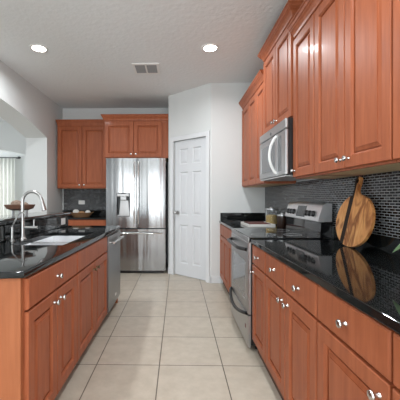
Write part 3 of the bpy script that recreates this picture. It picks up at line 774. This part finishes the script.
# ------------------------------------------------------------------ basket on the back counter
kx, ky = -1.665, 5.30
bk = root('basket', 'low oval woven basket on the back counter left of the refrigerator', 'basket', (kx, ky, ZC))
bm = nb(); lathe(bm, (0, 0, 0), (0, 0, 1), [(0.0, 0.0), (0.125, 0.0), (0.150, 0.03), (0.180, 0.085), (0.186, 0.09), (0.176, 0.092), (0.142, 0.036), (0.118, 0.012), (0.0, 0.012)], 36)
bm.transform(Matrix.Translation((kx, ky, ZC)) @ Matrix.Diagonal((1.08, 0.72, 0.8, 1))); obj('tray', bm, 'basket', bk, True)
for s in (-1, 1):
    bm = nb(); tube(bm, [(kx+s*(0.180+0.030*math.sin(PI*i/8)), ky-0.045+0.09*i/8, ZC+0.068+0.012*math.sin(PI*i/8)) for i in range(9)], 0.007, 10); obj('handle', bm, 'basket', bk, True)
for dx, dy, r, sc, mm, nm, lb in ((-0.095, 0.0, 0.050, (1.1, 1, 0.9), 'cream', 'garlic_bulb', 'round white bulb at the left end of the woven basket'),
                           (0.105, 0.02, 0.042, (1.1, 1, 0.9), 'cream', 'garlic_bulb', 'round white bulb at the right end of the woven basket'),
                           (0.005, -0.01, 0.048, (1.25, 1, 0.85), 'brown_bread', 'bread_roll', 'brown bread roll in the middle of the woven basket')):
    z = ZC+0.014+r*sc[2]+(0.024 if abs(dx) > 0.05 else 0.004)
    bm = nb(); ball(bm, (kx+dx, ky+dy, z), r, sc, 0.02)
    tag(obj(nm, bm, mm, None, True, loc=(kx+dx, ky+dy, z-r*sc[2])), lb, 'food', 'food in the woven basket')

# ------------------------------------------------------------------ outlets
def outlet(label, f, u, z, horiz):
    t = root('outlet', label, 'outlet', f.p(u, 0, z), 'wall outlets')
    w, h = (0.116, 0.072) if horiz else (0.072, 0.116)
    bm = nb(); box(bm, f, u-w/2, u+w/2, 0, 0.006, z-h/2, z+h/2, 0.002); obj('cover_plate', bm, 'plastic', t)
    for s in (-1, 1):
        du_, dz_ = (s*0.02, 0) if horiz else (0, s*0.02)
        bm = nb(); lathe(bm, f.p(u+du_, 0.006, z+dz_), f.n, [(0.014, -0.001), (0.014, 0.0015), (0.0, 0.0018)], 16); obj('socket', bm, 'cream', t)
outlet('white outlet on the mosaic backsplash behind the woven basket', Fr((0, YB-0.008, 0), (1, 0, 0), (0, -1, 0)), -1.765, 1.135, True)
outlet('white outlet on the low black splash behind the sink near the bar end', Fr((-1.285, 0, 0), (0, 1, 0), (1, 0, 0)), 3.43, 0.955, True)

# ------------------------------------------------------------------ round cutting board leaning on the splash
cbY = 2.06; tilt = math.atan2(0.086, 0.45)
Rb = Matrix.Translation((1.118, cbY, ZC+0.003)) @ Matrix.Rotation(tilt, 4, 'Y')
cbt = root('cutting_board', 'large round wooden cutting board leaning on the mosaic backsplash', 'cutting board', (1.13, cbY, ZC))
RX, RZ = 0.205, 0.176
def board_outline():
    P = []
    for i in range(41):
        a = PI/2-0.28-(2*PI-0.56)*i/40
        P.append((RX*math.cos(a), RZ+RZ*math.sin(a)))
    # neck rising from the near shoulder round the ring handle and down to the far shoulder
    hl = [(-0.022, 0.352), (-0.004, 0.364), (0.004, 0.380), (0.004, 0.400), (-0.003, 0.420), (-0.005, 0.445), (0.006, 0.466), (0.028, 0.474), (0.050, 0.464), (0.060, 0.440), (0.054, 0.416), (0.048, 0.396), (0.048, 0.378), (0.053, 0.362)]
    return P+hl
OUT = board_outline()
def board_piece(lo, hi, th0, th1):
    """slice of the board between slanted lines lo and hi (functions of z giving y)"""
    t = bmesh.new()
    A = [t.verts.new((0, y, z)) for y, z in OUT]
    B = [t.verts.new((0, 0.028+0.015*math.cos(2*PI*k/16), 0.441+0.015*math.sin(2*PI*k/16))) for k in range(16)]
    ed = [t.edges.new((L[k], L[(k+1) % len(L)])) for L in (A, B) for k in range(len(L))]
    bmesh.ops.triangle_fill(t, use_beauty=True, use_dissolve=False, edges=ed)
    for fn, keep in ((lo, 1), (hi, -1)):
        if fn is None: continue
        y0, y1 = fn(0), fn(1); d = Vector((0, y1-y0, 1)).normalized(); n_ = Vector((0, d.z, -d.y))
        bmesh.ops.bisect_plane(t, geom=t.verts[:]+t.edges[:]+t.faces[:], plane_co=(0, y0, 0), plane_no=n_*keep, clear_inner=True)
    r = bmesh.ops.extrude_face_region(t, geom=t.faces[:])
    vv = [g_ for g_ in r['geom'] if isinstance(g_, bmesh.types.BMVert)]
    bmesh.ops.translate(t, verts=vv, vec=(th1, 0, 0))
    t.transform(Rb); return t
l1 = lambda z: 0.062-0.08*z
l2 = lambda z: 0.108-0.08*z
for nm, lo, hi, mm in (('panel', None, l1, 'acacia'), ('inlay', l1, l2, 'walnut_strip'), ('panel', l2, None, 'acacia')):
    bm = nb(); merge(bm, board_piece(lo, hi, 0, 0.018)); obj(nm, bm, mm, cbt)

# ------------------------------------------------------------------ things on the far counter
tr_ = root('serving_tray', 'long white tray on the far counter in front of the pasta jar', 'tray', (0.93, 3.66, ZC))
bm = nb(); box(bm, WORLD, 0.78, 1.08, 3.44, 3.86, ZC, ZC+0.010, 0.003)
for a in ((0.78, 0.795, 3.44, 3.86), (1.065, 1.08, 3.44, 3.86), (0.795, 1.065, 3.44, 3.455), (0.795, 1.065, 3.845, 3.86)): box(bm, WORLD, a[0], a[1], a[2], a[3], ZC+0.008, ZC+0.030, 0.003)
obj('base', bm, 'cream', tr_)
bm = nb(); box(bm, WORLD, 0.81, 1.05, 3.50, 3.82, ZC+0.011, ZC+0.034, 0.008)
tag(obj('napkin', bm, 'burgundy', None, loc=(0.93, 3.65, ZC+0.011)), 'folded dark red cloth lying in the white tray', 'napkin')
def jar(name, label, x, y, r, h, fill, lidm, glass=True):
    j = root(name, label, 'canister', (x, y, ZC), 'canisters')
    bm = nb()
    if glass:
        lathe(bm, (x, y, ZC), (0, 0, 1), [(0.0, 0.0), (r-0.004, 0.0), (r, 0.006), (r, h), (r-0.005, h), (r-0.005, 0.008), (0.0, 0.008)], 32); obj('glass_body', bm, 'jar', j, True)
        bm = nb(); lathe(bm, (x, y, ZC+0.0085), (0, 0, 1), [(0.0, 0), (r-0.006, 0.0), (r-0.006, fill), (r*0.5, fill+0.008), (0.0, fill+0.004)], 32); o = obj('contents', bm, 'pasta', j, True)
    else:
        lathe(bm, (x, y, ZC), (0, 0, 1), [(0.0, 0.0), (r-0.004, 0.0), (r, 0.006), (r, h), (0.0, h)], 32); obj('body', bm, 'cocoa', j, True)
    bm = nb(); lathe(bm, (x, y, ZC+h+0.0005), (0, 0, 1), [(0.0, 0), (r+0.002, 0.0), (r+0.002, 0.016), (r*0.3, 0.021), (0.016, 0.034), (0.0, 0.038)], 32); obj('lid', bm, lidm, j, True)
jar('canister', 'glass canister of yellow pasta on the far counter', 1.140, 3.79, 0.072, 0.180, 0.105, 'steel_soft')
jar('canister', 'dark brown canister with steel lid beside the range control panel', 1.150, 3.44, 0.052, 0.125, 0, 'steel_soft', False)

# ------------------------------------------------------------------ plant at the right edge
px, py = 1.03, 0.98
pl = root('potted_plant', 'green leafy potted plant whose leaf tip shows at the right edge of the picture', 'plant', (px, py, ZC))
bm = nb(); lathe(bm, (px, py, ZC), (0, 0, 1), [(0.0, 0), (0.05, 0), (0.066, 0.11), (0.060, 0.11), (0.052, 0.09), (0.0, 0.09)], 28); obj('pot', bm, 'cream', pl, True)
def leaf(base, tip, width, sag=0.03):
    t = bmesh.new(); b = Vector(base); e = Vector(tip); d = e-b; sd = d.cross(Vector((0, 0, 1))).normalized(); rows = []
    for i in range(11):
        s = i/10; w = width*math.sin(PI*min(1, s*0.97+0.03))**0.8*(1 if s < 0.5 else (1-(s-0.5)*0.5)) if s < 1 else 0.001
        c0 = b+d*s+Vector((0, 0, sag*math.sin(PI*s)))
        rows.append([t.verts.new(c0+sd*w*k+Vector((0, 0, abs(k)*w*0.35))) for k in (-1, 0, 1)])
    for A, B in zip(rows, rows[1:]):
        for k in range(2): t.faces.new([A[k], A[k+1], B[k+1], B[k]])
    r = bmesh.ops.extrude_face_region(t, geom=t.faces[:])
    bmesh.ops.translate(t, verts=[g_ for g_ in r['geom'] if isinstance(g_, bmesh.types.BMVert)], vec=(0, 0, 0.0012))
    return t
for tip, w in (((0.885, 1.290, 0.990), 0.055), ((1.17, 1.20, 1.10), 0.04), ((0.86, 0.86, 1.08), 0.04), ((1.13, 0.80, 1.13), 0.04), ((0.98, 1.10, 1.19), 0.04)):
    b = (px+(tip[0]-px)*0.35, py+(tip[1]-py)*0.35, 1.06)
    bm = nb(); tube(bm, [(px+(tip[0]-px)*0.05, py+(tip[1]-py)*0.05, 0.975), (px+(tip[0]-px)*0.18, py+(tip[1]-py)*0.18, 1.03), b], 0.004, 8); st_ = obj('stem', bm, 'stem', pl, True)
    bm = nb(); merge(bm, leaf(b, tip, w)); obj('leaf', bm, 'leaf', st_, True)

# ------------------------------------------------------------------ ceiling fixtures
def downlight(label, x, y):
    t = root('ceiling_light', label, 'ceiling light', (x, y, CEIL), 'recessed ceiling lights')
    bm = nb(); lathe(bm, (x, y, CEIL), (0, 0, -1), [(0.070, 0.0), (0.070, 0.004), (0.072, 0.008), (0.092, 0.006), (0.096, 0.0)], 36); obj('trim_ring', bm, 'plastic', t, True)
    bm = nb(); lathe(bm, (x, y, CEIL), (0, 0, -1), [(0.0, 0.0), (0.0695, 0.0), (0.0695, 0.005), (0.0, 0.006)], 36); obj('lens', bm, 'lamp', t, True)
downlight('round recessed ceiling light on the left above the sink peninsula', -1.524, 3.364)
downlight('round recessed ceiling light on the right in front of the wall cabinets', 0.351, 3.387)
vt = root('ceiling_vent', 'white louvered air vent in the ceiling between the two recessed lights', 'vent', (-0.40, 3.91, CEIL))
vx0, vx1, vy0, vy1 = -0.565, -0.235, 3.76, 4.06
bm = nb()
for a in ((vx0, vx1, vy0, vy0+0.03), (vx0, vx1, vy1-0.03, vy1), (vx0, vx0+0.03, vy0+0.03, vy1-0.03), (vx1-0.03, vx1, vy0+0.03, vy1-0.03), (-0.41, -0.39, vy0+0.03, vy1-0.03)):
    box(bm, WORLD, a[0], a[1], a[2], a[3], CEIL-0.012, CEIL)
obj('frame', bm, 'plastic', vt)
bm = nb(); box(bm, WORLD, vx0+0.03, vx1-0.03, vy0+0.03, vy1-0.03, CEIL-0.0015, CEIL-0.0003); obj('backing', bm, 'hinge', vt)
for x0_, x1_ in ((vx0+0.03, -0.41), (-0.39, vx1-0.03)):
    for k in range(8):
        y = vy0+0.038+k*0.030
        bm = nb(); prism(bm, [(x0_, y, CEIL-0.003), (x0_, y+0.003, CEIL-0.003), (x0_, y+0.016, CEIL-0.013), (x0_, y+0.013, CEIL-0.013)], (x1_-x0_, 0, 0)); obj('slat', bm, 'vent_grey', vt)

# ------------------------------------------------------------------ curtain in the far room
cr = root('curtain_rod', 'black curtain rod with end knob above the far window', 'curtain rod', (-5.1, 8.5, 2.335))
bm = nb(); tube(bm, [(-6.0, 8.5, 2.335), (-4.46, 8.5, 2.335)], 0.011, 12); obj('rod', bm, 'black', cr, True)
bm = nb(); lathe(bm, (-4.46, 8.5, 2.335), (1, 0, 0), [(0.011, 0), (0.03, 0.02), (0.034, 0.05), (0.028, 0.08), (0.0, 0.095)], 18); obj('finial', bm, 'black', cr, True)
bm = nb(); box(bm, WORLD, -4.49, -4.47, 8.49, 8.60, 2.31, 2.325); obj('bracket', bm, 'black', cr)
bm = nb(); t = bmesh.new(); rows = []
nx = 90
for j, z in enumerate((2.320, 1.6, 0.8, 0.03)):
    rows.append([t.verts.new((-5.95+1.43*i/nx, 8.5+0.028*math.sin(i*0.95+0.4*math.sin(i*0.3))*(1 if j else 0.6), z)) for i in range(nx+1)])
for A, B in zip(rows, rows[1:]):
    for i in range(nx): t.faces.new([A[i], A[i+1], B[i+1], B[i]])
merge(bm, t)
cu = tag(obj('curtain', bm, 'curtain', None, 'all', loc=(-5.2, 8.5, 0.03)), 'sheer white curtain hanging in front of the far window', 'curtain')
sd = cu.modifiers.new('thickness', 'SOLIDIFY'); sd.thickness = 0.002
